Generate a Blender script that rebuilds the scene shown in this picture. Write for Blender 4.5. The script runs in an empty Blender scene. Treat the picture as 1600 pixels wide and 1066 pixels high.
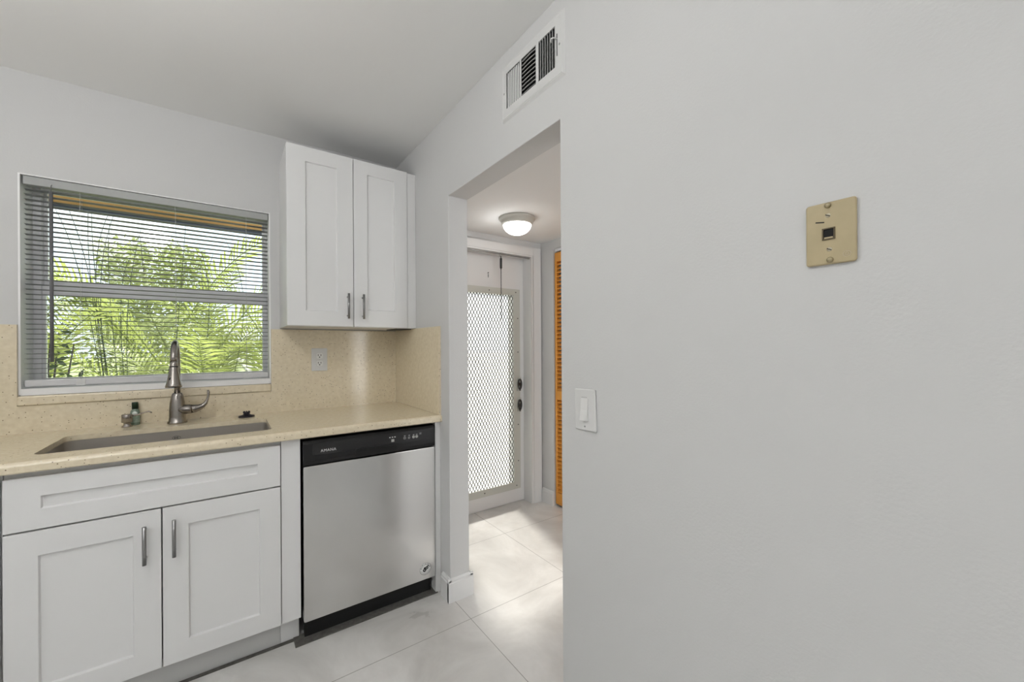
import bpy, bmesh, math, random
from mathutils import Vector, Matrix
from math import pi, sin, cos, tan, radians as R
S = bpy.context.scene
COL = S.collection
rnd = random.Random(7)

# ------------------------------------------------------------------ camera
YAW, ROLL, FPX = 0.61925, -0.00558, 626.967
CAM = Vector((-0.88859, -2.50818, 1.24418))
f_ = Vector((sin(YAW), cos(YAW), 0)); r_ = Vector((cos(YAW), -sin(YAW), 0)); u_ = Vector((0, 0, 1))
r2 = r_ * cos(ROLL) + u_ * sin(ROLL); u2 = -r_ * sin(ROLL) + u_ * cos(ROLL)
cd = bpy.data.cameras.new('camera'); cam = bpy.data.objects.new('camera', cd); COL.objects.link(cam)
m = Matrix((r2, u2, -f_)).transposed().to_4x4(); m.translation = CAM
cam.matrix_world = m
cd.sensor_width = 36; cd.lens = FPX / 1600 * 36; cd.shift_y = 8.84 / 1600; cd.clip_start = 0.02
S.camera = cam

# ------------------------------------------------------------------ view, world, light
S.view_settings.view_transform = 'Standard'; S.view_settings.look = 'None'
S.view_settings.exposure = 0.0; S.view_settings.gamma = 1.0; S.view_settings.use_curve_mapping = False
W = bpy.data.worlds.new('overcast_sky'); S.world = W; W.use_nodes = True
wn = W.node_tree.nodes; wl = W.node_tree.links
bg = wn['Background']; bg.inputs[1].default_value = 1.8
wt = wn.new('ShaderNodeTexCoord'); wno = wn.new('ShaderNodeTexNoise'); wno.inputs['Scale'].default_value = 2.2
wr = wn.new('ShaderNodeValToRGB')
wr.color_ramp.elements[0].color = (0.78, 0.90, 1.0, 1); wr.color_ramp.elements[0].position = .35
wr.color_ramp.elements[1].color = (1, 1, 1, 1); wr.color_ramp.elements[1].position = .6
wl.new(wt.outputs['Generated'], wno.inputs['Vector']); wl.new(wno.outputs['Fac'], wr.inputs[0]); wl.new(wr.outputs[0], bg.inputs[0])

def light(name, kind, loc, energy, size=None, rot=None, color=(1, 1, 1), sy=None):
    l = bpy.data.lights.new(name, kind); l.energy = energy; l.color = color
    if kind == 'AREA':
        l.size = size
        if sy: l.shape = 'RECTANGLE'; l.size_y = sy
    elif kind == 'POINT': l.shadow_soft_size = size
    elif kind == 'SUN': l.angle = size
    o = bpy.data.objects.new(name, l); COL.objects.link(o); o.location = loc
    if rot: o.rotation_euler = rot
    return o
light('sun', 'SUN', (0, 4, 6), 12.0, R(6), (R(-38), 0, R(-14)), (1, .96, .88))
# added soft fill before the closed wall behind the camera, facing +y
light('rear_fill_light', 'AREA', (-1.45, -4.5, 1.35), 3, 2.5, (R(90), 0, 0), (1, 1, 1), 2.0)
# added fill standing before the windowless left wall, facing +x
light('left_fill_light', 'AREA', (-2.85, -2.6, 1.5), 1.5, 1.5, (0, R(-90), 0), (.98, .99, 1), 1.6)
# added fill brightening the hall, standing for daylight from far rooms
light('hall_fill_light', 'AREA', (0.65, -3.9, 1.2), 20, 1.0, (R(90), 0, 0), (1, 1, 1), 1.8)
KL = (-1.35, -1.55, 2.27)
light('kitchen_lamp_bulb', 'POINT', (KL[0], KL[1], 2.17), 11, .09)
# two added uplights without fixtures, brightening the kitchen ceiling
light('ceiling_uplight_left', 'AREA', (-2.15, -1.45, 1.25), 7, .6, (R(180), 0, 0))
light('ceiling_uplight_rear', 'AREA', (-1.9, -3.1, 1.75), 31, .5, (R(180), 0, 0))
light('hall_lamp_bulb', 'POINT', (0.62, -0.40, 1.955), 1.4, .07)

# ------------------------------------------------------------------ materials
MATS = {}
def mat(name, col, rough=.5, metal=0, spec=.5, bump=0, bscale=200, coat=0, emit=None, estr=0, trans=0, var=0, vscale=8, ior=1.45):
    if name in MATS: return MATS[name]
    mt = bpy.data.materials.new(name); mt.use_nodes = True
    n = mt.node_tree.nodes; l = mt.node_tree.links; b = n['Principled BSDF']
    b.inputs['Base Color'].default_value = (*col, 1); b.inputs['Roughness'].default_value = rough
    b.inputs['Metallic'].default_value = metal; b.inputs['Specular IOR Level'].default_value = spec
    b.inputs['Coat Weight'].default_value = coat; b.inputs['Transmission Weight'].default_value = trans; b.inputs['IOR'].default_value = ior
    if emit: b.inputs['Emission Color'].default_value = (*emit, 1); b.inputs['Emission Strength'].default_value = estr
    tc = n.new('ShaderNodeTexCoord')
    if var:
        no = n.new('ShaderNodeTexNoise'); no.inputs['Scale'].default_value = vscale; no.inputs['Detail'].default_value = 5
        l.new(tc.outputs['Object'], no.inputs['Vector'])
        mx = n.new('ShaderNodeMix'); mx.data_type = 'RGBA'
        mx.inputs[6].default_value = (*[c * (1 - var) for c in col], 1); mx.inputs[7].default_value = (*[min(1, c * (1 + var)) for c in col], 1)
        l.new(no.outputs['Fac'], mx.inputs[0]); l.new(mx.outputs[2], b.inputs['Base Color'])
    if bump:
        no = n.new('ShaderNodeTexNoise'); no.inputs['Scale'].default_value = bscale; no.inputs['Detail'].default_value = 3
        l.new(tc.outputs['Object'], no.inputs['Vector'])
        bu = n.new('ShaderNodeBump'); bu.inputs['Strength'].default_value = bump; bu.inputs['Distance'].default_value = .002
        l.new(no.outputs['Fac'], bu.inputs['Height']); l.new(bu.outputs[0], b.inputs['Normal'])
    MATS[name] = mt
    return mt
M_wall = mat('wall_paint', (.645, .645, .64), .75, bump=.25, bscale=160, var=.012, vscale=3)
M_ceil = mat('ceiling_paint', (.84, .84, .83), .85, bump=.15, bscale=120)
M_cab = mat('cabinet_white', (.80, .80, .795), .38, var=.01, vscale=4)
M_cabin = mat('cabinet_side', (.76, .76, .755), .45)
M_trim = mat('trim_white', (.78, .78, .775), .4)
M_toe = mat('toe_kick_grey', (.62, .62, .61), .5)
M_nickel = mat('brushed_nickel', (.33, .305, .28), .22, 1, bump=.05, bscale=900)
M_pull = mat('dark_nickel_pull', (.30, .30, .30), .3, 1)
M_black = mat('black_plastic', (.006, .006, .007), .28)
M_blackm = mat('black_matte', (.008, .008, .008), .7)
M_dkgrey = mat('panel_grey', (.02, .02, .021), .22)
M_white_pl = mat('white_plastic', (.70, .70, .69), .35)
M_white_ink = mat('white_ink', (.8, .8, .8), .5)
M_dark = mat('dark_hole', (.01, .01, .01), .8)
M_slat = mat('blind_slat', (.30, .305, .30), .4)  # white slats, colour darkened to read as shaded against the bright window
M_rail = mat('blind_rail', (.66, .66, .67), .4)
M_alu = mat('white_aluminium', (.90, .90, .92), .4)
M_lamp_ring = mat('lamp_ring', (.62, .61, .56), .4)
M_dome = mat('lamp_dome', (.9, .9, .88), .3, emit=(1, .98, .94), estr=4.0)
M_beige = mat('aged_beige_plastic', (.47, .39, .235), .32, var=.12, vscale=28)
M_brass = mat('dull_screw', (.36, .31, .2), .4, .8)
M_orange = mat('varnished_pine', (.78, .34, .06), .35, var=.18, vscale=14)
M_steel_dark = mat('dark_steel', (.06, .06, .06), .4, .7)
M_galv = mat('galvanised', (.36, .36, .35), .45, .6)
M_grille = mat('painted_grille', (.20, .20, .19), .5, .2)
M_alframe = mat('grille_frame', (.60, .61, .56), .5, .15)
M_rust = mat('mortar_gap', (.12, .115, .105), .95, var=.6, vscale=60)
M_green_cap = mat('green_cap', (.01, .03, .012), .4)
M_label = mat('bottle_label', (.34, .44, .36), .5, var=.5, vscale=120)
M_labelw = mat('bottle_label_round', (.75, .80, .74), .5)
M_liquid = mat('green_liquid', (.20, .27, .21), .12)
M_rubber = mat('black_rubber', (.014, .012, .018), .42)
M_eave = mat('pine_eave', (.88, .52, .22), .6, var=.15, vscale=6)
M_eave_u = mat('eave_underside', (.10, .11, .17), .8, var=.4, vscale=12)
M_ground = mat('garden_ground', (.22, .26, .12), .95, var=.4, vscale=3)
M_patio = mat('patio', (.42, .42, .40), .9)
M_stem = mat('palm_stem', (.34, .36, .10), .6)
M_bark = mat('twig', (.05, .045, .04), .8)

def leaf(name, col):
    mt = bpy.data.materials.new(name); mt.use_nodes = True; n = mt.node_tree.nodes; l = mt.node_tree.links
    b = n['Principled BSDF']; out = n['Material Output']
    oi = n.new('ShaderNodeObjectInfo'); no = n.new('ShaderNodeTexNoise'); tc = n.new('ShaderNodeTexCoord'); no.inputs['Scale'].default_value = 5
    l.new(tc.outputs['Object'], no.inputs['Vector'])
    ad = n.new('ShaderNodeMath'); ad.operation = 'ADD'; l.new(no.outputs['Fac'], ad.inputs[0]); 
    ml = n.new('ShaderNodeMath'); ml.operation = 'MULTIPLY'; ml.inputs[1].default_value = .6; l.new(oi.outputs['Random'], ml.inputs[0]); l.new(ml.outputs[0], ad.inputs[1])
    rp = n.new('ShaderNodeValToRGB'); e = rp.color_ramp.elements
    e[0].position = .3; e[0].color = (*[c * .45 for c in col], 1); e[1].position = 1.1 if False else 1.0; e[1].color = (*col, 1)
    l.new(ad.outputs[0], rp.inputs[0]); l.new(rp.outputs[0], b.inputs['Base Color']); b.inputs['Roughness'].default_value = .45
    tr = n.new('ShaderNodeBsdfTranslucent'); l.new(rp.outputs[0], tr.inputs[0])
    mx = n.new('ShaderNodeMixShader'); mx.inputs[0].default_value = .45
    l.new(b.outputs[0], mx.inputs[1]); l.new(tr.outputs[0], mx.inputs[2]); l.new(mx.outputs[0], out.inputs[0])
    MATS[name] = mt; return mt
M_leaf = leaf('palm_leaf', (.36, .42, .12)); M_leaf2 = leaf('shrub_leaf', (.36, .42, .13)); M_leafd = leaf('dark_leaf', (.06, .11, .03))

def stone():
    mt = bpy.data.materials.new('speckled_quartz'); mt.use_nodes = True; n = mt.node_tree.nodes; l = mt.node_tree.links
    b = n['Principled BSDF']; tc = n.new('ShaderNodeTexCoord'); b.inputs['Roughness'].default_value = .13; b.inputs['Specular IOR Level'].default_value = .75
    n1 = n.new('ShaderNodeTexNoise'); n1.inputs['Scale'].default_value = 60; n1.inputs['Detail'].default_value = 6
    l.new(tc.outputs['Object'], n1.inputs[0])
    r1 = n.new('ShaderNodeValToRGB'); e = r1.color_ramp.elements
    e[0].position = .3; e[0].color = (.74, .64, .46, 1); e[1].position = .7; e[1].color = (.83, .735, .55, 1)
    l.new(n1.outputs['Fac'], r1.inputs[0])
    v = n.new('ShaderNodeTexVoronoi'); v.inputs['Scale'].default_value = 115; l.new(tc.outputs['Object'], v.inputs['Vector'])
    lt = n.new('ShaderNodeMath'); lt.operation = 'LESS_THAN'; lt.inputs[1].default_value = .2; l.new(v.outputs['Distance'], lt.inputs[0])
    sp = n.new('ShaderNodeSeparateColor'); l.new(v.outputs['Color'], sp.inputs[0])
    g = n.new('ShaderNodeMath'); g.operation = 'GREATER_THAN'; g.inputs[1].default_value = .72; l.new(sp.outputs[0], g.inputs[0])
    mu = n.new('ShaderNodeMath'); mu.operation = 'MULTIPLY'; l.new(lt.outputs[0], mu.inputs[0]); l.new(g.outputs[0], mu.inputs[1])
    mx = n.new('ShaderNodeMix'); mx.data_type = 'RGBA'; l.new(mu.outputs[0], mx.inputs[0]); l.new(r1.outputs[0], mx.inputs[6])
    cr = n.new('ShaderNodeValToRGB'); cr.color_ramp.interpolation = 'CONSTANT'; ce = cr.color_ramp.elements
    ce[0].color = (.22, .15, .08, 1); ce[1].position = .6; ce[1].color = (.82, .78, .66, 1); l.new(sp.outputs[1], cr.inputs[0])
    l.new(cr.outputs[0], mx.inputs[7]); l.new(mx.outputs[2], b.inputs['Base Color'])
    return mt
M_stone = stone()

def tile():
    mt = bpy.data.materials.new('floor_tile'); mt.use_nodes = True; n = mt.node_tree.nodes; l = mt.node_tree.links
    b = n['Principled BSDF']; tc = n.new('ShaderNodeTexCoord')
    n1 = n.new('ShaderNodeTexNoise'); n1.inputs['Scale'].default_value = 2.6; n1.inputs['Detail'].default_value = 7; n1.inputs['Roughness'].default_value = .6; n1.inputs['Distortion'].default_value = .6
    l.new(tc.outputs['Object'], n1.inputs[0])
    r1 = n.new('ShaderNodeValToRGB'); e = r1.color_ramp.elements
    e[0].position = .3; e[0].color = (.56, .545, .52, 1); e[1].position = .68; e[1].color = (.82, .81, .79, 1)
    l.new(n1.outputs['Fac'], r1.inputs[0])
    # thin grout lines every 0.6 m
    sx = n.new('ShaderNodeSeparateXYZ'); l.new(tc.outputs['Object'], sx.inputs[0])
    def joint(o, off):
        a = n.new('ShaderNodeMath'); a.operation = 'ADD'; a.inputs[1].default_value = off; l.new(o, a.inputs[0])
        p = n.new('ShaderNodeMath'); p.operation = 'PINGPONG'; p.inputs[1].default_value = .3; l.new(a.outputs[0], p.inputs[0])
        q = n.new('ShaderNodeMath'); q.operation = 'LESS_THAN'; q.inputs[1].default_value = .0014; l.new(p.outputs[0], q.inputs[0]); return q.outputs[0]
    jx = joint(sx.outputs[0], -.018 + 6); jy = joint(sx.outputs[1], .90 + 6)
    mxm = n.new('ShaderNodeMath'); mxm.operation = 'MAXIMUM'; l.new(jx, mxm.inputs[0]); l.new(jy, mxm.inputs[1])
    gx = n.new('ShaderNodeMath'); gx.operation = 'GREATER_THAN'; gx.inputs[1].default_value = -.3; l.new(sx.outputs[0], gx.inputs[0])
    mg = n.new('ShaderNodeMath'); mg.operation = 'MULTIPLY'; l.new(jx, mg.inputs[0]); l.new(gx.outputs[0], mg.inputs[1]); l.new(mg.outputs[0], mxm.inputs[0])
    mx = n.new('ShaderNodeMix'); mx.data_type = 'RGBA'; mx.inputs[7].default_value = (.33, .32, .30, 1)
    l.new(mxm.outputs[0], mx.inputs[0]); l.new(r1.outputs[0], mx.inputs[6]); l.new(mx.outputs[2], b.inputs['Base Color'])
    rr = n.new('ShaderNodeMapRange'); rr.inputs[3].default_value = .22; rr.inputs[4].default_value = .38; l.new(n1.outputs['Fac'], rr.inputs[0]); l.new(rr.outputs[0], b.inputs['Roughness'])
    return mt
M_tile = tile()

def brushed(name, col, rough, sc):
    mt = bpy.data.materials.new(name); mt.use_nodes = True; n = mt.node_tree.nodes; l = mt.node_tree.links
    b = n['Principled BSDF']; b.inputs['Base Color'].default_value = (*col, 1); b.inputs['Metallic'].default_value = 1; b.inputs['Roughness'].default_value = rough
    tc = n.new('ShaderNodeTexCoord'); mp = n.new('ShaderNodeMapping'); mp.inputs['Scale'].default_value = sc
    no = n.new('ShaderNodeTexNoise'); no.inputs['Scale'].default_value = 30; no.inputs['Detail'].default_value = 2
    l.new(tc.outputs['Object'], mp.inputs[0]); l.new(mp.outputs[0], no.inputs[0])
    mr = n.new('ShaderNodeMapRange'); mr.inputs[3].default_value = rough * .8; mr.inputs[4].default_value = rough * 1.25
    l.new(no.outputs['Fac'], mr.inputs[0]); l.new(mr.outputs[0], b.inputs['Roughness'])
    return mt
M_ss = brushed('stainless_front', (.68, .68, .675), .20, (1, 1, 30))
M_sink = brushed('stainless_sink', (.56, .53, .49), .40, (6, 6, .3))

def glass(name, tint, gl):
    mt = bpy.data.materials.new(name); mt.use_nodes = True; n = mt.node_tree.nodes; l = mt.node_tree.links
    out = n['Material Output']; t = n.new('ShaderNodeBsdfTransparent'); t.inputs[0].default_value = (*tint, 1)
    g = n.new('ShaderNodeBsdfGlossy'); g.inputs['Roughness'].default_value = .02; fr = n.new('ShaderNodeFresnel'); fr.inputs[0].default_value = gl
    mx = n.new('ShaderNodeMixShader'); l.new(fr.outputs[0], mx.inputs[0]); l.new(t.outputs[0], mx.inputs[1]); l.new(g.outputs[0], mx.inputs[2]); l.new(mx.outputs[0], out.inputs[0])
    return mt
M_glass = glass('clear_glass', (.96, .98, .97), 1.45)
def frosted():
    mt = bpy.data.materials.new('frosted_glass'); mt.use_nodes = True; n = mt.node_tree.nodes; l = mt.node_tree.links
    out = n['Material Output']; t = n.new('ShaderNodeBsdfTranslucent'); t.inputs[0].default_value = (.7, .71, .71, 1)
    tt = n.new('ShaderNodeBsdfTransparent'); mx = n.new('ShaderNodeMixShader'); mx.inputs[0].default_value = .7
    l.new(t.outputs[0], mx.inputs[1]); l.new(tt.outputs[0], mx.inputs[2]); l.new(mx.outputs[0], out.inputs[0]); return mt
M_frost = frosted()
M_clearpl = mat('clear_plastic', (.8, .82, .8), .2, trans=.6)

# ------------------------------------------------------------------ mesh helpers
ORG = {}
class MB:
    def __init__(s): s.v = []; s.f = []; s.sm = []
    def add(s, vs, fs, smooth=False):
        o = len(s.v); s.v += [Vector(v) for v in vs]
        s.f += [tuple(i + o for i in f) for f in fs]; s.sm += [smooth] * len(fs); return s
    def box(s, x0, x1, y0, y1, z0, z1):
        x0, x1 = sorted((x0, x1)); y0, y1 = sorted((y0, y1)); z0, z1 = sorted((z0, z1))
        return s.add([(x0, y0, z0), (x1, y0, z0), (x1, y1, z0), (x0, y1, z0), (x0, y0, z1), (x1, y0, z1), (x1, y1, z1), (x0, y1, z1)],
                     [(0, 3, 2, 1), (4, 5, 6, 7), (0, 1, 5, 4), (1, 2, 6, 5), (2, 3, 7, 6), (3, 0, 4, 7)])
    def obox(s, c, ax, ay, az):
        c = Vector(c); ax = Vector(ax); ay = Vector(ay); az = Vector(az); vs = []
        for k in (-1, 1):
            for i, j in ((-1, -1), (1, -1), (1, 1), (-1, 1)): vs.append(c + ax * i + ay * j + az * k)
        fs = [(0, 3, 2, 1), (4, 5, 6, 7), (0, 1, 5, 4), (1, 2, 6, 5), (2, 3, 7, 6), (3, 0, 4, 7)]
        if ax.cross(ay).dot(az) < 0: fs = [f[::-1] for f in fs]
        return s.add(vs, fs)
    def tube(s, pts, rad, n=12, cap=True, smooth=True, squash=None):
        pts = [Vector(p) for p in pts]; rs = rad if isinstance(rad, (list, tuple)) else [rad] * len(pts)
        rings = []; prev = None
        for i, p in enumerate(pts):
            t = (pts[min(i + 1, len(pts) - 1)] - pts[max(i - 1, 0)]).normalized()
            if prev is None:
                a = Vector((0, 0, 1)) if abs(t.z) < .9 else Vector((1, 0, 0)); u = t.cross(a).normalized()
            else: u = (prev - t * prev.dot(t)).normalized()
            prev = u; w = t.cross(u); q = squash or 1
            rings.append([p + (u * cos(2 * pi * k / n) + w * sin(2 * pi * k / n) * q) * rs[i] for k in range(n)])
        vs = [v for r in rings for v in r]; fs = []
        for i in range(len(pts) - 1):
            for k in range(n):
                k2 = (k + 1) % n; fs.append((i * n + k, i * n + k2, (i + 1) * n + k2, (i + 1) * n + k))
        s.add(vs, fs, smooth)
        if cap:
            s.add(rings[0], [tuple(range(n))[::-1]]); s.add(rings[-1], [tuple(range(n))])
        return s
    def cyl(s, a, b, r, n=24, smooth=True): return s.tube([a, b], r, n, True, smooth)
    def lathe(s, c, prof, n=40, axis='z', smooth=True):
        # prof: list of (radius, height)
        c = Vector(c); A = {'z': (Vector((1, 0, 0)), Vector((0, 1, 0)), Vector((0, 0, 1))), 'x': (Vector((0, 1, 0)), Vector((0, 0, 1)), Vector((1, 0, 0))), 'y': (Vector((0, 0, 1)), Vector((1, 0, 0)), Vector((0, 1, 0)))}[axis]
        vs = []; fs = []
        for r, h in prof:
            for k in range(n): vs.append(c + A[0] * r * cos(2 * pi * k / n) + A[1] * r * sin(2 * pi * k / n) + A[2] * h)
        for i in range(len(prof) - 1):
            for k in range(n):
                k2 = (k + 1) % n; fs.append((i * n + k, i * n + k2, (i + 1) * n + k2, (i + 1) * n + k))
        return s.add(vs, fs, smooth)
    def prism(s, poly, fn, d0, d1):
        # poly 2D, fn(a,b,d)->3D
        n = len(poly); vs = [fn(a, b, d0) for a, b in poly] + [fn(a, b, d1) for a, b in poly]
        fs = [tuple(range(n))[::-1], tuple(range(n, 2 * n))] + [(i, (i + 1) % n, n + (i + 1) % n, n + i) for i in range(n)]
        return s.add(vs, fs)
    def build(s, name, m, parent=None, bevel=0, seg=2, recalc=True):
        org = ORG.get(parent.name, Vector((0, 0, 0))) if parent else Vector((0, 0, 0))
        me = bpy.data.meshes.new(name); me.from_pydata([v - org for v in s.v], [], s.f); me.update()
        for i, p in enumerate(me.polygons): p.use_smooth = s.sm[i]
        if recalc:
            bm = bmesh.new(); bm.from_mesh(me); bmesh.ops.remove_doubles(bm, verts=bm.verts, dist=1e-6); bmesh.ops.recalc_face_normals(bm, faces=bm.faces); bm.to_mesh(me); bm.free()
        me.materials.append(m)
        o = bpy.data.objects.new(name, me); COL.objects.link(o)
        if parent: o.parent = parent
        ORG[o.name] = org
        if bevel:
            b = o.modifiers.new('bevel', 'BEVEL'); b.width = bevel; b.segments = seg; b.limit_method = 'ANGLE'; b.angle_limit = R(40)
        return o
def tag(o, label=None, cat=None, group=None, kind=None):
    if label: o['label'] = label
    if cat: o['category'] = cat
    if group: o['group'] = group
    if kind: o['kind'] = kind
    return o
def thing(name, loc, label, cat, group=None, kind=None):
    o = bpy.data.objects.new(name, None); COL.objects.link(o); o.location = loc; o.empty_display_size = .05
    ORG[o.name] = Vector(loc); return tag(o, label, cat, group, kind)
def rrect(x0, x1, y0, y1, r, n=6):
    p = []
    for cx, cy, a0 in ((x1 - r, y0 + r, -90), (x1 - r, y1 - r, 0), (x0 + r, y1 - r, 90), (x0 + r, y0 + r, 180)):
        for k in range(n + 1):
            a = R(a0 + 90 * k / n); p.append((cx + r * cos(a), cy + r * sin(a)))
    return p
def plate_with_holes(outer, holes, fn, d0, d1):
    """flat plate with holes: outer/hole loops in 2D, fn(a,b,d)->3D"""
    bm = bmesh.new(); loops = []
    for lp in [outer] + holes:
        vs = [bm.verts.new((a, b, 0)) for a, b in lp]; loops.append(vs)
        for i in range(len(vs)): bm.edges.new((vs[i], vs[(i + 1) % len(vs)]))
    bmesh.ops.triangle_fill(bm, use_beauty=True, use_dissolve=False, edges=bm.edges[:])
    bm.verts.index_update(); pts = [(v.co.x, v.co.y) for v in bm.verts]; tris = [tuple(v.index for v in f.verts) for f in bm.faces]
    idx = [[v.index for v in l] for l in loops]; bm.free()
    mb = MB(); N = len(pts)
    vs = [fn(a, b, d0) for a, b in pts] + [fn(a, b, d1) for a, b in pts]
    fs = tris + [tuple(i + N for i in t)[::-1] for t in tris]
    for l in idx:
        for i in range(len(l)):
            a, b = l[i], l[(i + 1) % len(l)]; fs.append((a, b, b + N, a + N))
    return mb.add(vs, fs)
def text(body, size, mtx, m, parent, name, extrude=.0003, align='LEFT'):
    cu = bpy.data.curves.new(name, 'FONT'); cu.body = body; cu.size = size; cu.extrude = extrude; cu.align_x = align; cu.space_character = 1.1
    t = bpy.data.objects.new('tmp', cu); COL.objects.link(t)
    dg = bpy.context.evaluated_depsgraph_get(); me = bpy.data.meshes.new_from_object(t.evaluated_get(dg))
    bpy.data.objects.remove(t); me.transform(mtx)
    org = ORG[parent.name]; me.transform(Matrix.Translation(-org)); me.materials.clear(); me.materials.append(m)
    o = bpy.data.objects.new(name, me); COL.objects.link(o); o.parent = parent; ORG[o.name] = org; return o

CEIL, HCEIL, T = 2.388, 2.075, .106
OPA, OPB, OPZ = -.7307, -1.537, 1.985       # opening in the right wall
# ------------------------------------------------------------------ setting
mb = MB().box(-2.9, 2.4, -4.7, .14, -.05, 0)
tag(mb.build('floor', M_tile), 'pale grey stone-look tile floor', 'floor', kind='structure')
mb = MB().box(-3.0, 0.05, -4.7, .15, CEIL, CEIL + .08)
tag(mb.build('ceiling', M_ceil), 'white painted kitchen ceiling', 'ceiling', kind='structure')
mb = MB().box(0.0, 2.4, -4.7, .15, CEIL + .001, CEIL + .081).box(T, 2.4, -4.7, -.001, HCEIL, HCEIL + .05)
tag(mb.build('ceiling.001', M_ceil), 'lower white hall ceiling beyond the doorway', 'ceiling', kind='structure')
# window wall with a window hole and an entry door hole
WX0, WX1, WZ0, WZ1, WT = -1.580, -.693, 1.056, 1.969, .205
DX0, DX1, DZ1 = .232, 1.145, 1.975
mb = MB()
mb.box(-3.0, WX0, 0, WT, 0, CEIL).box(WX0, WX1, 0, WT, 0, 1.013).box(WX0, WX1, 0, WT, WZ1, CEIL)
mb.box(WX1, DX0, 0, WT, 0, CEIL).box(DX0, DX1, 0, WT, DZ1, CEIL).box(DX1, 2.4, 0, WT, 0, CEIL)
tag(mb.build('wall_back', M_wall), 'white wall with the sink window', 'wall', kind='structure')
# right wall with opening and duct hole
VY0, VY1, VZ0, VZ1 = -1.530, -1.236, 2.150, 2.302
mb = plate_with_holes([(0, 0), (0, CEIL), (-4.7, CEIL), (-4.7, 0), (OPB, 0), (OPB, OPZ), (OPA, OPZ), (OPA, 0)], [[(VY0, VZ0), (VY1, VZ0), (VY1, VZ1), (VY0, VZ1)]], lambda a, b, d: (d, a, b), 0, T)
tag(mb.build('wall_right', M_wall, bevel=.003), 'white wall with the hall doorway and wall plates', 'wall', kind='structure')
tag(MB().box(-3.0, -2.9, -4.7, -3.35, 0, CEIL).box(-3.0, -2.9, -1.85, 0, 0, CEIL).box(-3.0, -2.9, -3.35, -1.85, 0, CEIL).build('wall_left', M_wall), 'white wall left of the sink', 'wall', kind='structure')
tag(MB().box(-2.9, -2.7, -4.8, -4.7, 0, CEIL).box(-.2, 2.4, -4.8, -4.7, 0, CEIL).box(-2.7, -.2, -4.8, -4.7, 0, CEIL).build('wall_front', M_wall), 'white wall behind the camera', 'wall', kind='structure')
# hall far wall with closet opening, closet shell
HX = 1.19; CY0, CY1, CZ = -1.42, -.148, 2.005
mb = MB().box(HX, HX + .1, CY1, 0, 0, HCEIL).box(HX, HX + .1, CY0, CY1, CZ, HCEIL).box(HX, HX + .1, -4.7, CY0, 0, HCEIL)
mb.box(1.9, 2.0, -1.6, 0, 0, HCEIL).box(HX + .1, 1.9, -1.6, -1.5, 0, HCEIL)
tag(mb.build('wall_hall', M_wall), 'white hall wall with the louvred closet opening', 'wall', kind='structure')

# baseboards
def bb_profile(mb, fn, L0, L1, h=.112, t=.016):
    poly = [(0, 0), (t, 0), (t, h * .82), (t * .75, h * .86), (t * .75, h * .93), (t * .35, h), (0, h)]
    mb.prism(poly, fn, L0, L1)
mb = MB()
bb_profile(mb, lambda a, b, d: (-a, d, b), -.655, OPA - .012)          # kitchen face of the stub wall
bb_profile(mb, lambda a, b, d: (d, OPA - a, b), -.016, T + .016)       # jamb face
bb_profile(mb, lambda a, b, d: (T + a, d, b), OPA - .012, -.02)        # hall face
tag(mb.build('baseboard_right', M_trim), 'white stepped baseboard wrapping the doorway pier', 'baseboard', kind='structure')
mb = MB(); bb_profile(mb, lambda a, b, d: (-a, d, b), -4.6, OPB - .02)
tag(mb.build('baseboard_front', M_trim), 'white baseboard along the near wall', 'baseboard', kind='structure')
mb = MB(); bb_profile(mb, lambda a, b, d: (HX - a, d, b), CY1 - .001, -.018)
tag(mb.build('baseboard_hall', M_trim), 'short white baseboard between entry door and closet', 'baseboard', kind='structure')
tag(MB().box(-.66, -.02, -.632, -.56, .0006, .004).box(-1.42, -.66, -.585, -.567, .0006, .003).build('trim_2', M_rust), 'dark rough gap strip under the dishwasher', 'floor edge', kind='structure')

# casing round entry door
mb = MB(); cw = .075
for x0, x1 in ((DX1 - .075, HX - .004), (DX0 - .075, DX0 + .012)):
    pass
jx0, jx1 = DX0, DX1
def casing(mb):
    # right leg, left leg, head with a stepped face
    mb.box(1.078, 1.180, -.014, 0, 0, 2.030).box(1.098, 1.172, -.019, -.014, 0, 2.022)
    mb.box(.195, .300, -.014, 0, 0, 2.030).box(.205, .280, -.019, -.014, 0, 2.022)
    mb.box(.300, 1.078, -.014, 0, 1.950, 2.030).box(.280, 1.098, -.019, -.014, 1.962, 2.022)
casing(mb)
# jamb lining and stops
mb.box(1.078, 1.145, 0, .092, 0, 1.95).box(.232, .300, 0, .092, 0, 1.95).box(.232, 1.145, 0, .092, 1.95, 1.975)
tag(mb.build('trim_1', M_trim, bevel=.002), 'white stepped casing round the entry door', 'door casing', kind='structure')

# ------------------------------------------------------------------ entry door
D = thing('door_1', (.7, .115, 0), 'white entry door with diamond mesh grille over frosted glass', 'door', kind='structure')
gx0, gx1, gz0, gz1 = .365, .972, .165, 1.652
mb = plate_with_holes([(.236, .006), (1.141, .006), (1.141, 1.972), (.236, 1.972)], [[(gx0, gz0), (gx1, gz0), (gx1, gz1), (gx0, gz1)]], lambda a, b, d: (a, d, b), .094, .136)
mb.build('door_slab', M_trim, D)
MB().box(gx0 - .002, gx1 + .002, .116, .121, gz0 - .002, gz1 + .002).build('frosted_pane', M_frost, D)
mb = MB()
for k in range(1, 13):
    z = gz0 + (gz1 - gz0) * k / 13; mb.box(gx0, gx1, .122, .125, z - .004, z + .004)
MB().box(.945, .955, .106, .116, gz0, gz1).build('jalousie_bar', M_alu, D)
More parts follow.
